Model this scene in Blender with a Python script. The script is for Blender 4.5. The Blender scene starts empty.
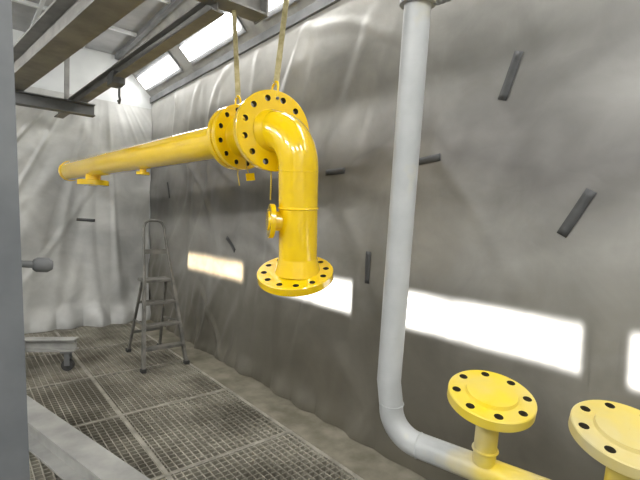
import bpy, bmesh, math, random
from mathutils import Vector as V, Matrix, noise
random.seed(4)
S=bpy.context.scene
col=S.collection
S.view_settings.view_transform='Standard'

# ------------------------------------------------------------ materials
def newmat(name):
    m=bpy.data.materials.new(name); m.use_nodes=True
    nt=m.node_tree; b=nt.nodes['Principled BSDF']; return m,nt,b
def N(nt,t,**k):
    n=nt.nodes.new(t)
    for a,v in k.items(): setattr(n,a,v)
    return n
def L(nt,a,b): nt.links.new(a,b)
def ramp(nt,src,stops):
    r=N(nt,'ShaderNodeValToRGB'); e=r.color_ramp.elements
    while len(e)<len(stops): e.new(.5)
    for i,(p,c) in enumerate(stops):
        e[i].position=p; e[i].color=(*c,1) if len(c)==3 else c
    L(nt,src,r.inputs[0]); return r
def noise_tex(nt,scale,detail=4,rough=.55,coord='Object',sc=(1,1,1),rot=(0,0,0),dist=0):
    tc=N(nt,'ShaderNodeTexCoord'); mp=N(nt,'ShaderNodeMapping')
    mp.inputs['Scale'].default_value=sc; mp.inputs['Rotation'].default_value=rot
    L(nt,tc.outputs[coord],mp.inputs[0])
    n=N(nt,'ShaderNodeTexNoise'); n.inputs['Scale'].default_value=scale
    n.inputs['Detail'].default_value=detail; n.inputs['Roughness'].default_value=rough
    n.inputs['Distortion'].default_value=dist
    L(nt,mp.outputs[0],n.inputs['Vector']); return n
def bump(nt,b,src,strength,dist=.01,prev=None):
    bp=N(nt,'ShaderNodeBump'); bp.inputs['Strength'].default_value=strength
    bp.inputs['Distance'].default_value=dist
    L(nt,src,bp.inputs['Height'])
    if prev: L(nt,prev.outputs[0],bp.inputs['Normal'])
    L(nt,bp.outputs[0],b.inputs['Normal']); return bp
def mottled(name,c1,c2,scale=6,rough=.5,metal=0,bs=.15,lo=.35,hi=.65,coat=0,spec=.5):
    m,nt,b=newmat(name)
    n=noise_tex(nt,scale)
    r=ramp(nt,n.outputs[0],[(lo,c1),(hi,c2)]); L(nt,r.outputs[0],b.inputs['Base Color'])
    b.inputs['Roughness'].default_value=rough; b.inputs['Metallic'].default_value=metal
    b.inputs['Coat Weight'].default_value=coat; b.inputs['Coat Roughness'].default_value=.03
    b.inputs['Specular IOR Level'].default_value=spec
    n2=noise_tex(nt,scale*12,3); bump(nt,b,n2.outputs[0],bs,.002)
    return m
YEL=mottled('yellow_gloss_paint',(.90,.59,.002),(.96,.65,.004),3,.2,0,.04,coat=1.0)
HOLE_SHADE=mottled('painted_hole_shade',(.03,.025,.015),(.05,.04,.02),20,.8)  # near-black colour puts the shade inside holes and bores into the material
STEEL=mottled('grey_painted_steel',(.12,.13,.14),(.175,.185,.195),4,.55)
STEELD=mottled('dark_dusty_steel',(.13,.135,.14),(.20,.205,.21),4,.6)
STEELL=mottled('light_dusty_steel',(.27,.27,.26),(.38,.38,.36),5,.6)
BEAMM=mottled('overhead_beam_steel',(.22,.22,.21),(.33,.32,.30),5,.6)
ALU=mottled('dusty_aluminium',(.12,.12,.11),(.23,.22,.20),9,.55,.3)
GRAT=mottled('galvanised_grating',(.17,.157,.125),(.37,.35,.29),1.8,.65,.1,lo=.38,hi=.62)
PIT=mottled('pit_dirt',(.018,.016,.012),(.055,.048,.036),3,.95,bs=.6)
CONC=mottled('dusty_concrete',(.15,.138,.10),(.26,.24,.19),5,.9,bs=.6)
TAPE=mottled('dark_tape',(.045,.048,.05),(.07,.072,.075),12,.45)
WHITE=mottled('white_panel',(.60,.62,.62),(.70,.72,.72),2,.5)
STRAP=mottled('sling_webbing',(.42,.36,.17),(.62,.55,.32),30,.85)
WIRE=mottled('tie_wire',(.45,.33,.03),(.6,.45,.05),20,.5)
BLK=mottled('black_rubber',(.03,.03,.03),(.06,.06,.06),20,.6)

def primer_mat(name,lo,hi,ypos,yw,namp=1.2):
    m,nt,b=newmat(name)
    n=noise_tex(nt,5,5); n3=noise_tex(nt,4.5,3)
    g=ramp(nt,n.outputs[0],[(.3,(.38,.395,.40)),(.7,(.48,.495,.50))])
    tc=N(nt,'ShaderNodeTexCoord'); sp=N(nt,'ShaderNodeSeparateXYZ'); L(nt,tc.outputs['Object'],sp.inputs[0])
    mr=N(nt,'ShaderNodeMapRange'); L(nt,sp.outputs['Y'],mr.inputs[0])
    mr.inputs[1].default_value=ypos+yw; mr.inputs[2].default_value=ypos-yw
    mr.inputs[3].default_value=lo; mr.inputs[4].default_value=hi
    ad=N(nt,'ShaderNodeMath',operation='ADD'); L(nt,mr.outputs[0],ad.inputs[0])
    ma=N(nt,'ShaderNodeMath',operation='MULTIPLY_ADD'); L(nt,n3.outputs[0],ma.inputs[0]); ma.inputs[1].default_value=namp; ma.inputs[2].default_value=-namp/2
    L(nt,ma.outputs[0],ad.inputs[1])
    ad.use_clamp=True
    mx=N(nt,'ShaderNodeMix',data_type='RGBA'); L(nt,ad.outputs[0],mx.inputs[0])
    L(nt,g.outputs[0],mx.inputs[6]); mx.inputs[7].default_value=(.80,.60,.02,1)
    L(nt,mx.outputs[2],b.inputs['Base Color']); b.inputs['Roughness'].default_value=.38
    return m
PRIM=primer_mat('grey_primer_with_yellow_overspray',-.28,.80,1.0,.2,1.5)
PRIMF=primer_mat('yellow_overspray_flange',.85,.85,1.0,.3,.9)
PRIMG=primer_mat('pale_primer_flange',.56,.56,1.0,.3,.9)

def plastic(name,stops,rough,metal,bumpS,fine=.3,zramp=True):
    """thin plastic film, evenly coated with old grey overspray in clouds"""
    m,nt,b=newmat(name)
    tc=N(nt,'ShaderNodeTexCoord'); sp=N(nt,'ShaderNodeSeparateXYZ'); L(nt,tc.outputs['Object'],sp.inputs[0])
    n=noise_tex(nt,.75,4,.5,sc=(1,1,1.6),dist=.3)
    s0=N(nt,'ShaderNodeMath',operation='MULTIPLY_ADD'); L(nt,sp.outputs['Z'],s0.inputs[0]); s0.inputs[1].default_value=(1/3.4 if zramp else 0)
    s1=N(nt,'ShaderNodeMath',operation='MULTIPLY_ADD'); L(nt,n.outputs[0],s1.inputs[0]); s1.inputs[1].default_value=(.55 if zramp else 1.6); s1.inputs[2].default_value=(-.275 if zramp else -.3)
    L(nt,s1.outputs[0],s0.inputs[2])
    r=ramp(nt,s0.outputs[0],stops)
    n2=noise_tex(nt,3.0,6,.6,dist=.6)
    r2=ramp(nt,n2.outputs[0],[(.3,(.82,.82,.81)),(.7,(1.06,1.06,1.05))])
    mx=N(nt,'ShaderNodeMix',data_type='RGBA',blend_type='MULTIPLY'); mx.inputs[0].default_value=1
    L(nt,r.outputs[0],mx.inputs[6]); L(nt,r2.outputs[0],mx.inputs[7])
    L(nt,mx.outputs[2],b.inputs['Base Color'])
    b.inputs['Roughness'].default_value=rough; b.inputs['Metallic'].default_value=metal
    prev=None
    for sc_,rot,scale,st,w_ in (((1,1,.25),(.35,0,0),1.5,bumpS,.7),((1,1,.22),(-.6,0,0),2.0,bumpS*.8,.7),((1,.6,1),(.2,0,0),7,fine,.9)):
        w=noise_tex(nt,scale,2,.45,sc=sc_,rot=rot,dist=.4)
        s=N(nt,'ShaderNodeMath',operation='SUBTRACT'); L(nt,w.outputs[0],s.inputs[0]); s.inputs[1].default_value=.5
        a=N(nt,'ShaderNodeMath',operation='ABSOLUTE'); L(nt,s.outputs[0],a.inputs[0])
        p=N(nt,'ShaderNodeMath',operation='POWER'); L(nt,a.outputs[0],p.inputs[0]); p.inputs[1].default_value=w_
        prev=bump(nt,b,p.outputs[0],st,.02,prev)
    return m,nt,b
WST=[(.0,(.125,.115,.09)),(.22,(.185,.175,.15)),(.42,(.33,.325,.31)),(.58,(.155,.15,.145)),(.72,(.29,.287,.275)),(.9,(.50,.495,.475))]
WP=(.36,.10,.22,.10)
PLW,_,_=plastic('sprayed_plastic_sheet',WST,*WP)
PLF,_,_=plastic('pale_plastic_sheet',[(.3,(.42,.425,.42)),(.5,(.52,.525,.515)),(.7,(.62,.625,.61))],.42,.0,.15,.08,False)
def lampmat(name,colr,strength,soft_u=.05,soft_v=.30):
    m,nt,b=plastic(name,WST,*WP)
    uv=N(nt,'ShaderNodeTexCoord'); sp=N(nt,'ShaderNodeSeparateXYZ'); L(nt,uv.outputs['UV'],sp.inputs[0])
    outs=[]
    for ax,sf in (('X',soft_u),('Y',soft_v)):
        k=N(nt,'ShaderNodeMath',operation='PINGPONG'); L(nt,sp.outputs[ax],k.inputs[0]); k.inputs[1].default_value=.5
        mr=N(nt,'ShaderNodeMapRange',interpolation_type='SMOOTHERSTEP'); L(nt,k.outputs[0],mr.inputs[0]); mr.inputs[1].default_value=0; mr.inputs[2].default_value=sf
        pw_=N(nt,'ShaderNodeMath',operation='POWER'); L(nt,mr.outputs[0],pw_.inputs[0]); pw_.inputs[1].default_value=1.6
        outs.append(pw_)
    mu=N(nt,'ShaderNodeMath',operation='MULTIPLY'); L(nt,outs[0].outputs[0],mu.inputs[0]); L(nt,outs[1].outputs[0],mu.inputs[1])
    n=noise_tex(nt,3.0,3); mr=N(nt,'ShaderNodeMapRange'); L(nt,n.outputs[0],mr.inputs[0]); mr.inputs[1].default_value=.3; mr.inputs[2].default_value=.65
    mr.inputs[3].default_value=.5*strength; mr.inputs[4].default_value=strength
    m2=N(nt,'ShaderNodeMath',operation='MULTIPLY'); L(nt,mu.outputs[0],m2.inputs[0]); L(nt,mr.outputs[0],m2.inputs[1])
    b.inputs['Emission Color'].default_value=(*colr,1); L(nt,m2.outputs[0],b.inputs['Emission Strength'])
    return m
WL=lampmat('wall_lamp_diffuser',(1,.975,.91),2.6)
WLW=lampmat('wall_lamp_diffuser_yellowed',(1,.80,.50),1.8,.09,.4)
def emis(name,c,s):
    m,nt,b=newmat(name); b.inputs['Base Color'].default_value=(*c,1)
    n=noise_tex(nt,3); mr=N(nt,'ShaderNodeMapRange'); L(nt,n.outputs[0],mr.inputs[0]); mr.inputs[3].default_value=s*.85; mr.inputs[4].default_value=s*1.1
    L(nt,mr.outputs[0],b.inputs['Emission Strength']); b.inputs['Emission Color'].default_value=(*c,1); return m
TUBE=emis('fluorescent_diffuser',(1,.985,.95),18)

# ------------------------------------------------------------ mesh helpers
def obj_from_bm(name,bm,mat,smooth=False,parent=None):
    me=bpy.data.meshes.new(name); bm.normal_update(); bm.to_mesh(me); bm.free()
    if smooth:
        for p in me.polygons: p.use_smooth=True
        try: me.set_sharp_from_angle(angle=math.radians(38))
        except Exception: pass
    o=bpy.data.objects.new(name,me); col.objects.link(o)
    for mm in (mat if isinstance(mat,(list,tuple)) else [mat]): me.materials.append(mm)
    if parent: 
        o.parent=parent; o.matrix_parent_inverse=parent.matrix_world.inverted()
    return o
def empty(name,loc):
    e=bpy.data.objects.new(name,None); e.empty_display_size=.1; col.objects.link(e); e.location=loc
    bpy.context.view_layer.update(); return e
def frame(n,up=V((0,0,1))):
    n=V(n).normalized()
    if abs(n.dot(up))>.99: up=V((0,1,0))
    x=up.cross(n).normalized(); y=n.cross(x)
    return x,y,n
def bm_box(bm,lo,hi):
    vs=[bm.verts.new((x,y,z)) for x in (lo[0],hi[0]) for y in (lo[1],hi[1]) for z in (lo[2],hi[2])]
    for f in ((0,1,3,2),(4,6,7,5),(0,4,5,1),(2,3,7,6),(0,2,6,4),(1,5,7,3)): bm.faces.new([vs[i] for i in f])
def bm_prism(bm,p0,p1,prof,up=V((0,0,1))):
    p0=V(p0);p1=V(p1); x,y,n=frame(p1-p0,up)
    a=[bm.verts.new(p0+x*q[0]+y*q[1]) for q in prof]; b=[bm.verts.new(p1+x*q[0]+y*q[1]) for q in prof]
    k=len(prof)
    for i in range(k): bm.faces.new((a[i],a[(i+1)%k],b[(i+1)%k],b[i]))
    bm.faces.new(a[::-1]); bm.faces.new(b)
def rect(w,h): return [(-w/2,-h/2),(w/2,-h/2),(w/2,h/2),(-w/2,h/2)]
def iprof(w,h,tf,tw):
    return [(-w/2,-h/2),(w/2,-h/2),(w/2,-h/2+tf),(tw/2,-h/2+tf),(tw/2,h/2-tf),(w/2,h/2-tf),(w/2,h/2),(-w/2,h/2),(-w/2,h/2-tf),(-tw/2,h/2-tf),(-tw/2,-h/2+tf),(-w/2,-h/2+tf)]
def bm_tube(bm,path,r,seg=32,cap=True,closed=False,ri=None):
    path=[V(p) for p in path]; n=len(path)
    rs=r if isinstance(r,(list,tuple)) else [r]*n
    T=[]
    for i in range(n):
        if closed: t=path[(i+1)%n]-path[i-1]
        else: t=path[min(i+1,n-1)]-path[max(i-1,0)]
        T.append(t.normalized())
    x,y,_=frame(T[0]); rings=[]
    for i in range(n):
        x=(x-T[i]*x.dot(T[i])).normalized(); y=T[i].cross(x)
        rings.append([bm.verts.new(path[i]+(x*math.cos(2*math.pi*k/seg)+y*math.sin(2*math.pi*k/seg))*rs[i]) for k in range(seg)])
    for i in range(n if closed else n-1):
        A=rings[i];B=rings[(i+1)%n]
        for k in range(seg): bm.faces.new((A[k],A[(k+1)%seg],B[(k+1)%seg],B[k]))
    if cap and not closed: bm.faces.new(rings[0][::-1]); bm.faces.new(rings[-1])
def tube(name,path,r,mat,parent=None,seg=32,cap=True,closed=False):
    bm=bmesh.new(); bm_tube(bm,path,r,seg,cap,closed); bmesh.ops.recalc_face_normals(bm,faces=bm.faces[:])
    return obj_from_bm(name,bm,mat,True,parent)
def prism(name,p0,p1,prof,mat,parent=None,up=V((0,0,1)),bev=0):
    bm=bmesh.new(); bm_prism(bm,p0,p1,prof,V(up)); bmesh.ops.recalc_face_normals(bm,faces=bm.faces[:])
    o=obj_from_bm(name,bm,mat,False,parent)
    if bev:
        b=o.modifiers.new('b','BEVEL'); b.width=bev; b.segments=2
    return o
def box(name,lo,hi,mat,parent=None,bev=0):
    bm=bmesh.new(); bm_box(bm,lo,hi); bmesh.ops.recalc_face_normals(bm,faces=bm.faces[:])
    o=obj_from_bm(name,bm,mat,False,parent)
    if bev:
        b=o.modifiers.new('b','BEVEL'); b.width=bev; b.segments=2
    return o
def lathe_bm(prof,seg=64,mat4=None):
    bm=bmesh.new(); rings=[]
    for k in range(seg):
        a=2*math.pi*k/seg
        rings.append([bm.verts.new((r*math.cos(a),r*math.sin(a),z)) for r,z in prof])
    m=len(prof)
    for k in range(seg):
        A=rings[k];B=rings[(k+1)%seg]
        for i in range(m): bm.faces.new((A[i],B[i],B[(i+1)%m],A[(i+1)%m]))
    bmesh.ops.remove_doubles(bm,verts=bm.verts[:],dist=1e-6)
    bmesh.ops.recalc_face_normals(bm,faces=bm.faces[:])
    return bm
def flange(name,c,n,R,th,mat,parent,bore=.05,nh=8,hr=.016,pcd=None,raised=0,rr=None,phase=0,step=0):
    """disc flange with real drilled bolt holes; c = centre of back face, n = outward axis"""
    pcd=pcd or R*.8; bv=.004
    rr=rr or R*.55
    if raised:
        prof=[(bore,0),(R-bv,0),(R,bv),(R,th-bv),(R-bv,th),(rr,th),(rr-bv,th+raised),(bore,th+raised)]
    else:
        prof=[(bore,0),(R-bv,0),(R,bv),(R,th-bv),(R-bv,th),(bore,th)]
    bm=lathe_bm(prof,96)
    x,y,z=frame(n); M=Matrix((( x[0],y[0],z[0],c[0]),(x[1],y[1],z[1],c[1]),(x[2],y[2],z[2],c[2]),(0,0,0,1)))
    me=bpy.data.meshes.new(name); bm.to_mesh(me); bm.free()
    o=bpy.data.objects.new(name,me); col.objects.link(o)
    cb=bmesh.new()
    for k in range(nh):
        a=2*math.pi*(k+.5)/nh+phase
        p=V((pcd*math.cos(a),pcd*math.sin(a),0))
        bm_tube(cb,[p+V((0,0,-.02)),p+V((0,0,th+.03))],hr,20)
    bmesh.ops.recalc_face_normals(cb,faces=cb.faces[:])
    cm=bpy.data.meshes.new('cut'); cb.to_mesh(cm); cb.free(); co=bpy.data.objects.new('cut',cm); col.objects.link(co)
    md=o.modifiers.new('bo','BOOLEAN'); md.operation='DIFFERENCE'; md.object=co; md.solver='EXACT'
    bpy.context.view_layer.update()
    me2=bpy.data.meshes.new_from_object(o.evaluated_get(bpy.context.evaluated_depsgraph_get()))
    o.modifiers.clear(); o.data=me2; bpy.data.objects.remove(co)
    me2.materials.clear(); me2.materials.append(mat); me2.materials.append(HOLE_SHADE)
    for p in me2.polygons:
        cc=p.center; rad=math.hypot(cc.x,cc.y)
        if abs(p.normal.z)<.3 and abs(rad-pcd)<hr*1.02 and 0<cc.z<th+.001: p.material_index=1  # hole walls coloured dark to give them shade
        else: p.material_index=0
        p.use_smooth=True
    try: me2.set_sharp_from_angle(angle=math.radians(35))
    except Exception: pass
    me2.transform(M)
    o.parent=parent; o.matrix_parent_inverse=parent.matrix_world.inverted()
    return o
def bez(p0,t0,p1,t1,n=14):
    out=[]
    for i in range(n+1):
        t=i/n; out.append(p0*(1-t)**3+(p0+t0)*3*t*(1-t)**2+(p1-t1)*3*t*t*(1-t)+p1*t**3)
    return out

# ------------------------------------------------------------ room shell
XW,YF,XL,YB=2.3,6.85,-3.0,-2.5
ZT,ZC=3.36,3.9
def sstep(a,b,x):
    t=max(0,min(1,(x-a)/(b-a))); return t*t*(3-2*t)
def rid(v,w):
    t=max(0,1-abs(v)*w); return t*t*(3-2*t)
def fold_r(y,z):
    k=sstep(1.4,3.2,y)
    d=.022*noise.noise(V((y*.7,z*.6,3.1)))
    w=noise.noise(V((y*.6,z*.5,9)))
    n1=noise.noise(V((y*1.1+z*.9+w,z*.35,1.7)))
    d+=(.004+.016*k)*rid(n1,5)
    n2=noise.noise(V((y*.8-z*1.2+w,z*.3+y*.5,5.7)))
    d+=(.003+.014*k)*rid(n2,6)
    n3=noise.noise(V((y*2.4+z*.7,z*.4,11)))
    d+=(.0005+.010*k)*rid(n3,4)
    k2=sstep(2.4,4.2,y)*sstep(.2,1.0,1.9-abs(z-1.0))
    d+=k2*.014*math.sin(y*7+2.4*math.sin(z*1.1)+w*5)
    fl=(1-sstep(0,.30,z))
    d+=fl*fl*(.03+.08*abs(noise.noise(V((y*3.0,0,2)))))
    d*=sstep(ZT,ZT-.25,z)*.9+.1
    return max(d+.03,.004)
def grid_wall(name,nu,nv,fn,mat):
    bm=bmesh.new(); vs=[[bm.verts.new(fn(i/nu,j/nv)) for j in range(nv+1)] for i in range(nu+1)]
    for i in range(nu):
        for j in range(nv): bm.faces.new((vs[i][j],vs[i+1][j],vs[i+1][j+1],vs[i][j+1]))
    return obj_from_bm(name,bm,mat,True)
def fr(u,v):
    y=YB+(YF-.02-YB)*u; z=.004+(ZT-.004)*v
    return (XW-fold_r(y,z),y,z)
box('wall_right',(XW,YB-.1,-.6),(XW+.1,YF+.1,ZT),WHITE)
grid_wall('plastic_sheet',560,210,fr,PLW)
def fold_f(x,z):
    w=noise.noise(V((x*.8,z*.3,4)))
    a=sstep(3.3,1.0,z)
    cx=1.55; ang=math.atan2(x-cx,3.9-z)
    d=(.010+.030*a)*math.sin(ang*14+w*2.5)*sstep(0,.5,3.6-z)
    n0=noise.noise(V((ang*8,z*.3,2))); d+=(.010+.03*a)*rid(n0,3)
    n1=noise.noise(V((x*1.3+z*.8,z*.3,8))); d+=.022*rid(n1,4)
    n2=noise.noise(V((x*1.2-z*.8,z*.4,18))); d+=.016*rid(n2,5)
    d+=.06*noise.noise(V((x*.9,z*.4,33)))
    fl=1-sstep(0,.35,z); d+=fl*(.06+.16*abs(noise.noise(V((x*3,1,2)))))
    d*=sstep(3.3,2.7,z)*.85+.15
    return max(.015,d+.07)
def ff(u,v):
    x=XL+.02+(XW-.05-XL-.02)*u; z=.004+3.2*v
    return (x,YF-fold_f(x,z),z)
grid_wall('plastic_sheet',520,170,ff,PLF)
box('wall_far',(XL-.1,YF,-.6),(XW+.1,YF+.1,ZC),WHITE)
box('wall_left',(XL-.1,YB-.1,-.6),(XL,YF+.1,ZC),WHITE)
box('wall_back',(XL-.1,YB-.1,-.6),(XW+.1,YB,ZC),WHITE)
CEIL=mottled('ceiling_filter_panel',(.34,.345,.35),(.46,.465,.47),2.5,.8)
box('ceiling',(XL-.1,YB-.1,ZC),(XW+.1,YF+.1,ZC+.1),CEIL)
XC=XW-(ZC-ZT)
bm=bmesh.new()
q=[bm.verts.new(p) for p in ((XW,YB,ZT),(XW,YF,ZT),(XC,YF,ZC),(XC,YB,ZC),(XW,YB,ZC),(XW,YF,ZC))]
bm.faces.new((q[0],q[1],q[2],q[3])); bm.faces.new((q[0],q[3],q[4])); bm.faces.new((q[1],q[5],q[2])); bm.faces.new((q[2],q[5],q[4],q[3])); bm.faces.new((q[0],q[4],q[5],q[1]))
bmesh.ops.recalc_face_normals(bm,faces=bm.faces[:])
obj_from_bm('trim_1',bm,STEELL)
box('trim_2',(XW-.06,YB,ZT-.05),(XW,YF,ZT+.03),STEELD)
prism('trim_3',(XC,YB,ZC-.03),(XC,YF,ZC-.03),rect(.06,.06),STEELD)
bm=bmesh.new()
for i in range(9):
    x=XL+.6*i+.1
    if x<XC-.05: bm_box(bm,(x-.02,YB,ZC-.03),(x+.02,YF,ZC))
for j in range(9):
    y=YB+1.15*j+.3
    bm_box(bm,(XL,y-.025,ZC-.035),(XC,y+.025,ZC))
obj_from_bm('trim_4',bm,WHITE)
mid=V((2.10,0,3.56)); nr=V((-1,0,-1)).normalized(); al=V((1,0,-1)).normalized()
def cove_lamp(y0,y1,c,nn,aa,wd=.24,key=0):
    e=empty('fluorescent_light',(c[0],(y0+y1)/2,c[2]))
    for nm,w,off,th,mt,dy in (('housing',wd+.1,.02,.04,STEELD,.04),('diffuser',wd,.045,.012,TUBE,0)):
        bm=bmesh.new(); vs=[]
        for y in (y0-dy,y1+dy):
            for s in (-1,1):
                for t in (0,1):
                    vs.append(bm.verts.new(V((c[0],y,c[2]))+aa*(s*w/2)+nn*(off-th+t*th)))
        for f in ((0,1,3,2),(4,6,7,5),(0,4,5,1),(2,3,7,6),(0,2,6,4),(1,5,7,3)): bm.faces.new([vs[i] for i in f])
        bmesh.ops.recalc_face_normals(bm,faces=bm.faces[:])
        obj_from_bm(nm,bm,mt,False,e)
    if key:
        ld_=bpy.data.lights.new('added_fill_light','AREA'); ld_.shape='RECTANGLE'; ld_.size=y1-y0; ld_.size_y=wd; ld_.energy=key; ld_.color=(1,.98,.94)  # extra area light, added to brighten the booth
        lo=bpy.data.objects.new('added_fill_light',ld_); col.objects.link(lo)
        z=-nn; x=V((0,1,0)); yy=z.cross(x); c2=V((c[0],(y0+y1)/2,c[2]))+nn*.06
        lo.matrix_world=Matrix(((x.x,yy.x,z.x,c2.x),(x.y,yy.y,z.y,c2.y),(x.z,yy.z,z.z,c2.z),(0,0,0,1)))
        lo.parent=e; lo.matrix_parent_inverse=e.matrix_world.inverted()
for y0 in (5.5,3.9,2.3,.7,-.9): cove_lamp(y0,y0+1.2,mid,nr,al,.18)
ml=V((XL+.3,0,ZC-.3)); n2=V((1,0,-1)).normalized(); a2=V((1,0,1)).normalized()
for y0 in (5.0,3.0,1.0,-1.0): cove_lamp(y0,y0+1.2,ml,n2,a2,.24,38)  # unseen left row mirroring the right cove, with area lights added for brightness
for x in (-.9,.7): cove_lamp(-1.9,-.7,V((x,0,ZC-.05)),V((0,0,-1)),V((1,0,0)),.26,32)  # unseen overhead pair behind the camera, added for more light

def patch(name,ys,zs,mat,off=.004,nu=60,nv=14,parent=None):
    (y0,y1),(z0,z1)=ys,zs
    bm=bmesh.new(); uvl=bm.loops.layers.uv.new('UVMap'); vs=[]
    for i in range(nu+1):
        vs.append([bm.verts.new((XW-fold_r(y0+(y1-y0)*i/nu,z0+(z1-z0)*j/nv)-off,y0+(y1-y0)*i/nu,z0+(z1-z0)*j/nv)) for j in range(nv+1)])
    for i in range(nu):
        for j in range(nv):
            f=bm.faces.new((vs[i][j],vs[i+1][j],vs[i+1][j+1],vs[i][j+1]))
            for lp,(a,b) in zip(f.loops,((i,j),(i+1,j),(i+1,j+1),(i,j+1))): lp[uvl].uv=(a/nu,b/nv)
    return obj_from_bm(name,bm,mat,True,parent)
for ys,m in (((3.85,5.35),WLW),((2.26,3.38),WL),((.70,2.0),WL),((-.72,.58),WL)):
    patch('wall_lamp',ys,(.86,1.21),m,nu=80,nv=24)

def tape(p,q,w=.05,wall='r'):
    bm=bmesh.new(); a=V(p);b=V(q); t=(b-a).normalized(); nn=V((-t.y,t.x)); k=8; rows=[]
    for i in range(k+1):
        c=a+(b-a)*i/k; row=[]
        for s in (-1,0,1):
            y,z=c+nn*(s*w/2)
            if wall=='r': row.append(bm.verts.new((XW-fold_r(y,z)-.006,y,z)))
            else: row.append(bm.verts.new((y,YF-fold_f(y,z)-.008,z)))
        rows.append(row)
    for i in range(k):
        for j in range(2): bm.faces.new((rows[i][j],rows[i+1][j],rows[i+1][j+1],rows[i][j+1]))
    o=obj_from_bm('tape_strip',bm,TAPE,True)
    sm=o.modifiers.new('s','SOLIDIFY'); sm.thickness=.002
tape((1.12,2.53),(1.20,2.29),.05); tape((.735,1.785),(.855,1.57),.05); tape((1.78,1.995),(1.57,2.015),.045)
tape((2.64,1.985),(2.43,1.99),.045); tape((2.14,1.39),(2.14,1.16),.04); tape((4.28,1.38),(4.1,1.24),.05)
tape((6.05,2.06),(6.0,1.84),.05); tape((1.25,1.5),(1.48,1.49),.04,'f')

# ------------------------------------------------------------ floor
XG=1.93
box('floor',(XL-.1,YB-.1,-.6),(XG+.02,YF+.1,-.35),PIT)
box('floor_concrete_edge',(XG,YB,-.35),(XW,YF,0.0),CONC,bev=.01)
bm=bmesh.new(); sp=.048; x=XG-.003
while x>XL: bm_box(bm,(x-.0075,YB,-.03),(x,YF,0)); x-=sp
y=YF
while y>YB: bm_box(bm,(XL,y-.0075,-.029),(XG,y,-.001)); y-=sp
obj_from_bm('floor_grating',bm,GRAT)
bm=bmesh.new()
for i in range(6):
    x=XG-.93*i-.02; bm_box(bm,(x-.014,YB,-.05),(x+.014,YF,.002))
for j in range(10):
    y=YF-1.0*j-.3; bm_box(bm,(XL,y-.012,-.05),(XG,y+.012,.0025))
obj_from_bm('floor_grating_frame',bm,mottled('grating_frame_steel',(.20,.19,.16),(.36,.34,.29),6,.7))

# ------------------------------------------------------------ yellow pipe spool (hero)
DP=.12
def P(y): return V((1.06-.105*(y-6.5),y,2.118+(6.5-y)*.0071))
ax=(P(2)-P(6)).normalized()
spool=empty('yellow_pipe_spool',P(3))
tube('long_pipe',[P(6.3),P(2.66)],DP,YEL,spool,48,cap=False)
tube('pipe_end_ring',[P(6.33),P(6.27)],DP+.008,YEL,spool,48)
tube('pipe_end_bore_shade',[P(6.336),P(6.31)],DP-.012,HOLE_SHADE,spool,48)  # dark disc painted as the shaded open bore
FR=.232
flange('pipe_flange',P(2.70),ax,.218,.042,YEL,spool,bore=DP-.005,nh=12,hr=.0165,pcd=.178)
tube('pipe_flange_hub',[P(2.80),P(2.70)],[DP,DP+.03],YEL,spool,48,cap=False)
flange('mating_flange',P(2.645),ax,.218,.042,YEL,spool,bore=.1,nh=12,hr=.0165,pcd=.178)
tube('short_spool',[P(2.63),P(2.57),P(2.40),P(2.33)],[DP+.03,DP,DP,DP+.03],YEL,spool,48,cap=False)
ax2=(ax+V((-.27,0,-.02))).normalized()
flange('elbow_flange',P(2.315)+V((.01,0,0)),ax2,.25,.05,YEL,spool,bore=.1,nh=12,hr=.019,pcd=.2)
Pc=P(2.05); Ld=V((.10,.09,-.985)).normalized(); R=.24
p0=Pc-ax*R; p1=Pc+Ld*R; k=.5523*R
el=bez(p0,ax*k,p1,Ld*k,18)
tube('elbow',[p0-ax*.02]+el+[Pc+Ld*.90],DP,YEL,spool,56,cap=False)
tube('elbow_hub',[p0-ax*.01,p0+ax*.05],[DP+.022,DP],YEL,spool,48,cap=False)
def ring(name,c,n,r,rt,mat,par):
    x,y,z=frame(n); return tube(name,[V(c)+(x*math.cos(a)+y*math.sin(a))*r for a in [2*math.pi*i/56 for i in range(56)]],rt,mat,par,8,closed=True)
for i,d in enumerate((.26,.48)): ring('weld_bead_%d'%i,Pc+Ld*d,Ld,DP,.007 if i else .003,YEL,spool)
fn=(Ld+V((.19,.15,0))).normalized()
tube('lower_hub',[Pc+Ld*.79,Pc+Ld*.89],[DP,DP+.025],YEL,spool,48,cap=False)
flange('bottom_flange',Pc+Ld*.89-fn*.02-V((.02,.0,0)),fn,FR+.005,.05,YEL,spool,bore=.1,nh=12,hr=.0185,pcd=.192,raised=.004,rr=.15)
bp=Pc+Ld*.57; bd=V((-.90,.42,.02)).normalized()
tube('branch_nozzle',[bp+bd*.08,bp+bd*.17],.06,YEL,spool,32)
flange('branch_flange',bp+bd*.15,bd,.105,.03,YEL,spool,bore=.001,nh=6,hr=.012,pcd=.083,raised=.01,rr=.06)
dn=V((0,0,-1))
c=P(5.46); tube('far_nozzle',[c+dn*.08,c+dn*.16],.08,YEL,spool,32); flange('far_nozzle_flange',c+dn*.155,dn,.165,.06,YEL,spool,bore=.05,nh=8,hr=.015)
c=P(4.15); tube('mid_nozzle',[c+dn*.08,c+dn*.15],.03,YEL,spool,24); flange('mid_nozzle_flange',c+dn*.14,dn,.06,.03,YEL,spool,bore=.02,nh=4,hr=.008)
tube('tie_wire_1',[P(2.55)+V((0,0,-.12)),V((1.50,2.6,1.96)),V((1.515,2.59,1.90))],.004,WIRE,spool,8)
prism('paint_tag',V((1.485,2.57,1.875)),V((1.545,2.56,1.885)),rect(.006,.05),YEL,spool)
tube('tie_wire_2',[P(2.63)+V((-.02,-.02,-.19)),V((1.46,2.64,1.9)),V((1.47,2.63,1.82))],.004,WIRE,spool,8)
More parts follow.
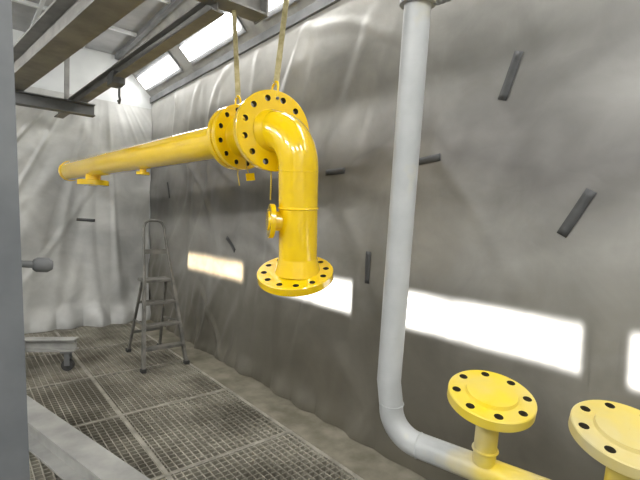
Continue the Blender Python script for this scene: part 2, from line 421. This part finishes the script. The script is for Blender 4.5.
tube('tie_wire_3',[P(2.3)+V((.0,0,-.2)),V((1.51,2.3,1.85)),V((1.515,2.31,1.72))],.005,WIRE,spool,8)

# ------------------------------------------------------------ lifting slings
def sling(foot,top):
    e=empty('lifting_sling',foot); foot=V(foot);top=V(top)
    d=(top-foot).normalized()
    prism('webbing',foot+d*.10,top,rect(.030,.006),STRAP,e,up=V((.64,.77,0)))
    prism('webbing_return',foot+d*.10+V((.022,.02,0)),top+V((.012,.02,0)),rect(.026,.005),STRAP,e,up=V((.8,.6,0)))
    x=V((0,1,0)); pts=[]
    for i in range(13):
        a=math.pi*i/12; pts.append(foot+d*.065+x*(.035*math.cos(a))+d*(.045*math.sin(a)))
    pts=[foot-d*.01+x*.035]+pts+[foot-d*.01-x*.035]
    tube('shackle_bow',pts,.008,YEL,e,12)
    tube('shackle_pin',[foot-x*.05,foot+x*.05],.009,STEELD,e,12)
    return e
sling(P(2.66)+V((0,0,.18)),(1.485,2.80,3.06))
sling(P(2.30)+V((.01,0,.2)),(1.60,2.2,3.70))

# ------------------------------------------------------------ overhead steelwork
oh=empty('overhead_crane_beam',(1.2,2.8,3.2))
prism('cross_girder',(-2.95,2.8,3.17),(1.70,2.8,3.17),iprof(.16,.2,.016,.014),BEAMM,oh)
prism('runway',(1.36,2.8,3.06),(.98,6.5,2.86),iprof(.10,.11,.012,.012),BEAMM,oh)
box('end_plate',(1.70,2.71,3.06),(1.715,2.89,3.28),BEAMM,oh)
prism('hanger_rod_1',(1.6,2.8,3.27),(1.6,2.8,3.9),rect(.05,.05),BEAMM,oh,up=V((1,0,0)))
prism('hanger_rod_2',(1.02,6.2,2.92),(1.02,6.2,3.9),rect(.05,.05),BEAMM,oh,up=V((1,0,0)))
tube('trolley_hook',[V((1.21,4.6,2.86)),V((1.21,4.6,2.76)),V((1.21,4.57,2.72)),V((1.21,4.6,2.69)),V((1.21,4.63,2.72))],.012,STEELD,oh,10)
box('trolley',(1.12,4.5,2.85),(1.24,4.7,2.97),STEELD,oh,.01)
ob=empty('monorail_beam',(.5,3,3)); 
prism('rail',(.29,6.6,2.97),(.88,1.3,2.97),iprof(.2,.26,.02,.016),BEAMM,ob)
prism('rail_hanger_1',(.36,6.1,3.09),(.36,6.1,3.9),rect(.06,.06),BEAMM,ob,up=V((1,0,0)))
prism('rail_hanger_2',(.84,1.7,3.09),(.84,1.7,3.9),rect(.06,.06),BEAMM,ob,up=V((1,0,0)))
prism('roof_tie_beam',(-2.98,5.5,2.76),(1.18,5.5,2.76),iprof(.12,.13,.012,.012),STEELD)
ups=empty('hoist_rail',(1.6,2.2,3.8)); prism('rail',(1.6,.2,3.77),(1.6,3.0,3.77),iprof(.1,.12,.012,.01),BEAMM,ups)
prism('rail_hanger',(1.6,.5,3.82),(1.6,.5,3.9),rect(.05,.05),BEAMM,ups,up=V((1,0,0)))

# ------------------------------------------------------------ hanging primed pipe with bend and tees
pw=empty('primed_pipe_with_tees',(1.56,1.2,1.0))
pt=V((1.456,1.158,2.526)); pb=V((1.548,1.304,.860)); upd=(pt-pb).normalized()
corner=V((1.560,1.30,.60)); hd=V((.13,-.49,-.017)).normalized()
a0=corner+upd*.15; a1=corner+hd*.15; kk=.5523*.15
r=.056
tube('riser_and_run',[pt+upd*.0,pb]+bez(a0,-upd*kk,a1,hd*kk,14)+[corner+hd*.5,corner+hd*1.15],r,PRIM,pw,40)
ring('riser_weld',a0+upd*.01,upd,r,.003,PRIM,pw); ring('run_weld',a1,hd,r,.003,PRIM,pw)
nf=V((-.16,-.20,.966)).normalized()
base=V((1.66,.875,.626))
def tee(bc,s,Rf,mt):
    c0=bc+hd*s
    n0=V((-.06,-.08,.995)).normalized()
    tube('tee_stub',[c0,c0+n0*.27],.045,PRIM,pw,32)
    ring('tee_weld',c0+n0*.06,n0,.047,.006,PRIM,pw)
    ct=c0+n0*.265
    tube('tee_hub',[c0+n0*.20,ct],[.045,.072],PRIM,pw,32,cap=False)
    flange('blind_flange',ct-nf*.005,nf,Rf,.045,mt,pw,bore=.001,nh=8,hr=.017,pcd=Rf*.81,raised=.014,rr=Rf*.6,phase=.2)
tee(base,0,.168,PRIMF); tee(base,.45,.175,PRIMG)
tube('top_collar',[pt-upd*.02,pt+upd*.02],.075,PRIM,pw,40)
tube('top_stub',[pt,pt+upd*.25],.045,PRIM,pw,32)
prism('suspension_strap',pt+upd*.2,V((1.6,1.1,3.70)),rect(.03,.008),STRAP,pw,up=V((1,0,0)))
hs=[]
for i in range(90):
    a=i*.42; hs.append(V((1.49+.032*math.cos(a)+.0008*i,1.11-.0010*i,2.535+.032*math.sin(a)+.0004*i)))
tube('coiled_hose',hs,.009,STEELL,pw,10)

# ------------------------------------------------------------ steel support stand on the left
st=empty('steel_support_stand',(.1,1.6,0))
prism('post',(.085,1.58,0.0),(-.05,1.58,3.9),[(-.14,-.1),(.1,-.1),(.1,.1),(-.14,.1)],STEEL,st,up=V((0,1,0)))
prism('base_plate',(.08,1.58,0.003),(.08,1.58,.02),rect(.34,.34),STEEL,st,up=V((0,1,0)))
prism('foot_beam',(.28,3.85,.14),(.84,1.5,.14),iprof(.16,.18,.014,.012),STEELL,st)
prism('foot_tie',(.12,1.70,.1),(.78,1.85,.1),rect(.06,.1),STEEL,st)
box('levelling_pad',(.22,3.7,.003),(.4,3.9,.05),STEELD,st)
box('levelling_pad_near',(.75,1.5,.003),(.92,1.65,.05),STEELD,st)
tube('clamp_shaft',[V((.05,1.60,1.445)),V((.195,1.6,1.43))],.011,STEELD,st,20)
tube('clamp_knob',[V((.175,1.6,1.432)),V((.185,1.6,1.431)),V((.215,1.6,1.428)),V((.228,1.6,1.427))],[.016,.023,.023,.014],STEELD,st,20)

# low trolley
tr=empty('low_steel_trolley',(.5,5.2,.3))
A=V((.90,4.83,.27)); B=V((-.55,5.75,.27)); 
prism('side_beam_1',A,B,iprof(.12,.12,.012,.01),STEELL,tr)
prism('side_beam_2',A+V((-.75,-.9,0)),B+V((-.75,-.9,0)),iprof(.12,.12,.012,.01),STEELL,tr)
prism('cross_beam',A*.7+B*.3,A*.7+B*.3+V((-.75,-.9,0)),rect(.08,.08),STEELL,tr)
prism('cross_beam_2',A*.1+B*.9,A*.1+B*.9+V((-.75,-.9,0)),rect(.08,.08),STEELL,tr)
for i,c in enumerate((A,B,A+V((-.75,-.9,0)),B+V((-.75,-.9,0)))):
    d=(B-A).normalized()*(.08 if i in(0,2) else -.08); c=c+d
    x=(B-A).normalized()
    prism('caster_plate_%d'%i,V((c.x,c.y,.195)),V((c.x,c.y,.21)),rect(.11,.11),STEELD,tr,up=x)
    for s in (-1,1):
        yv=V((-x.y,x.x,0))*(.028*s)
        prism('caster_fork_%d'%i,V((c.x,c.y,.06))+yv,V((c.x,c.y,.2))+yv,rect(.05,.006),STEELD,tr,up=V((-x.y,x.x,0)))
    yv=V((-x.y,x.x,0))
    tube('caster_wheel_%d'%i,[V((c.x,c.y,.062))-yv*.02,V((c.x,c.y,.062))+yv*.02],.058,BLK,tr,24)

# ------------------------------------------------------------ stepladder
ld=empty('stepladder',(1.66,4.7,0))
FL,FRt=V((1.42,4.40,.005)),V((1.88,4.42,.005)); BL,BR=V((1.50,5.18,.005)),V((1.86,5.18,.005))
tz=.90; TL,TR=V((1.50,4.66,tz)),V((1.80,4.66,tz)); HL,HR=V((1.53,4.80,1.46)),V((1.75,4.80,1.46))
rp=rect(.028,.055)
for n_,a,b in (('rail_left',FL,TL),('rail_right',FRt,TR)): prism(n_,a,b,rp,ALU,ld,up=V((0,1,0)))
for n_,a,b in (('back_leg_left',BL,V((1.53,4.82,tz-.02))),('back_leg_right',BR,V((1.79,4.82,tz-.02)))): prism(n_,a,b,rect(.024,.03),ALU,ld,up=V((0,1,0)))
hp=[TL,V((1.515,4.74,1.2)),HL,HL+V((.02,.01,.05)),HL+V((.06,.012,.075)),HR+V((-.06,.012,.075)),HR+V((-.02,.01,.05)),HR,V((1.77,4.74,1.2)),TR]
tube('hand_hoop',hp,.014,ALU,ld,14)
prism('hoop_bar',V((1.515,4.745,1.2)),V((1.77,4.745,1.2)),rect(.02,.05),ALU,ld)
for i in range(4):
    f=(i+1)/4; z=tz*f
    l=FL.lerp(TL,f); rr_=FRt.lerp(TR,f); dpt=.1 if i<3 else .24
    yc=l.y+(dpt/2 if i==3 else .02)
    box('tread_%d'%(i+1),(l.x,yc-dpt/2,z-.028),(rr_.x,yc+dpt/2,z),ALU,ld,.004)
for z in (.25,.62):
    f=z/(tz-.02); l=BL.lerp(V((1.53,4.82,tz-.02)),f); q=BR.lerp(V((1.79,4.82,tz-.02)),f)
    prism('back_brace_%d'%int(z*100),l,q,rect(.012,.03),ALU,ld)
for i,(a,b) in enumerate(((FL.lerp(TL,.5),BL.lerp(V((1.53,4.82,tz)),.45)),(FRt.lerp(TR,.5),BR.lerp(V((1.79,4.82,tz)),.45)))):
    prism('spreader_%d'%i,a,b,rect(.008,.02),ALU,ld)
for i,a in enumerate((FL,FRt,BL,BR)): box('foot_%d'%i,(a.x-.025,a.y-.03,.003),(a.x+.025,a.y+.03,.04),BLK,ld,.004)

w=bpy.data.worlds.new('w'); S.world=w; w.use_nodes=True; w.node_tree.nodes['Background'].inputs[0].default_value=(.5,.5,.5,1); w.node_tree.nodes['Background'].inputs[1].default_value=.3

# ------------------------------------------------------------ camera
y_,p_,r_=[math.radians(a) for a in (40.0,2.58,2.0)]
F=V((math.sin(y_)*math.cos(p_),math.cos(y_)*math.cos(p_),-math.sin(p_)))
Rv=V((math.cos(y_),-math.sin(y_),0)); U=Rv.cross(F)
R2=Rv*math.cos(r_)+U*math.sin(r_); U2=U*math.cos(r_)-Rv*math.sin(r_)
cd=bpy.data.cameras.new('camera'); co=bpy.data.objects.new('camera',cd); col.objects.link(co)
cd.sensor_width=36; cd.lens=430/640*36; cd.clip_start=.05
M=Matrix(((R2.x,U2.x,-F.x,0),(R2.y,U2.y,-F.y,0),(R2.z,U2.z,-F.z,1.6),(0,0,0,1)))
co.matrix_world=M; S.camera=co
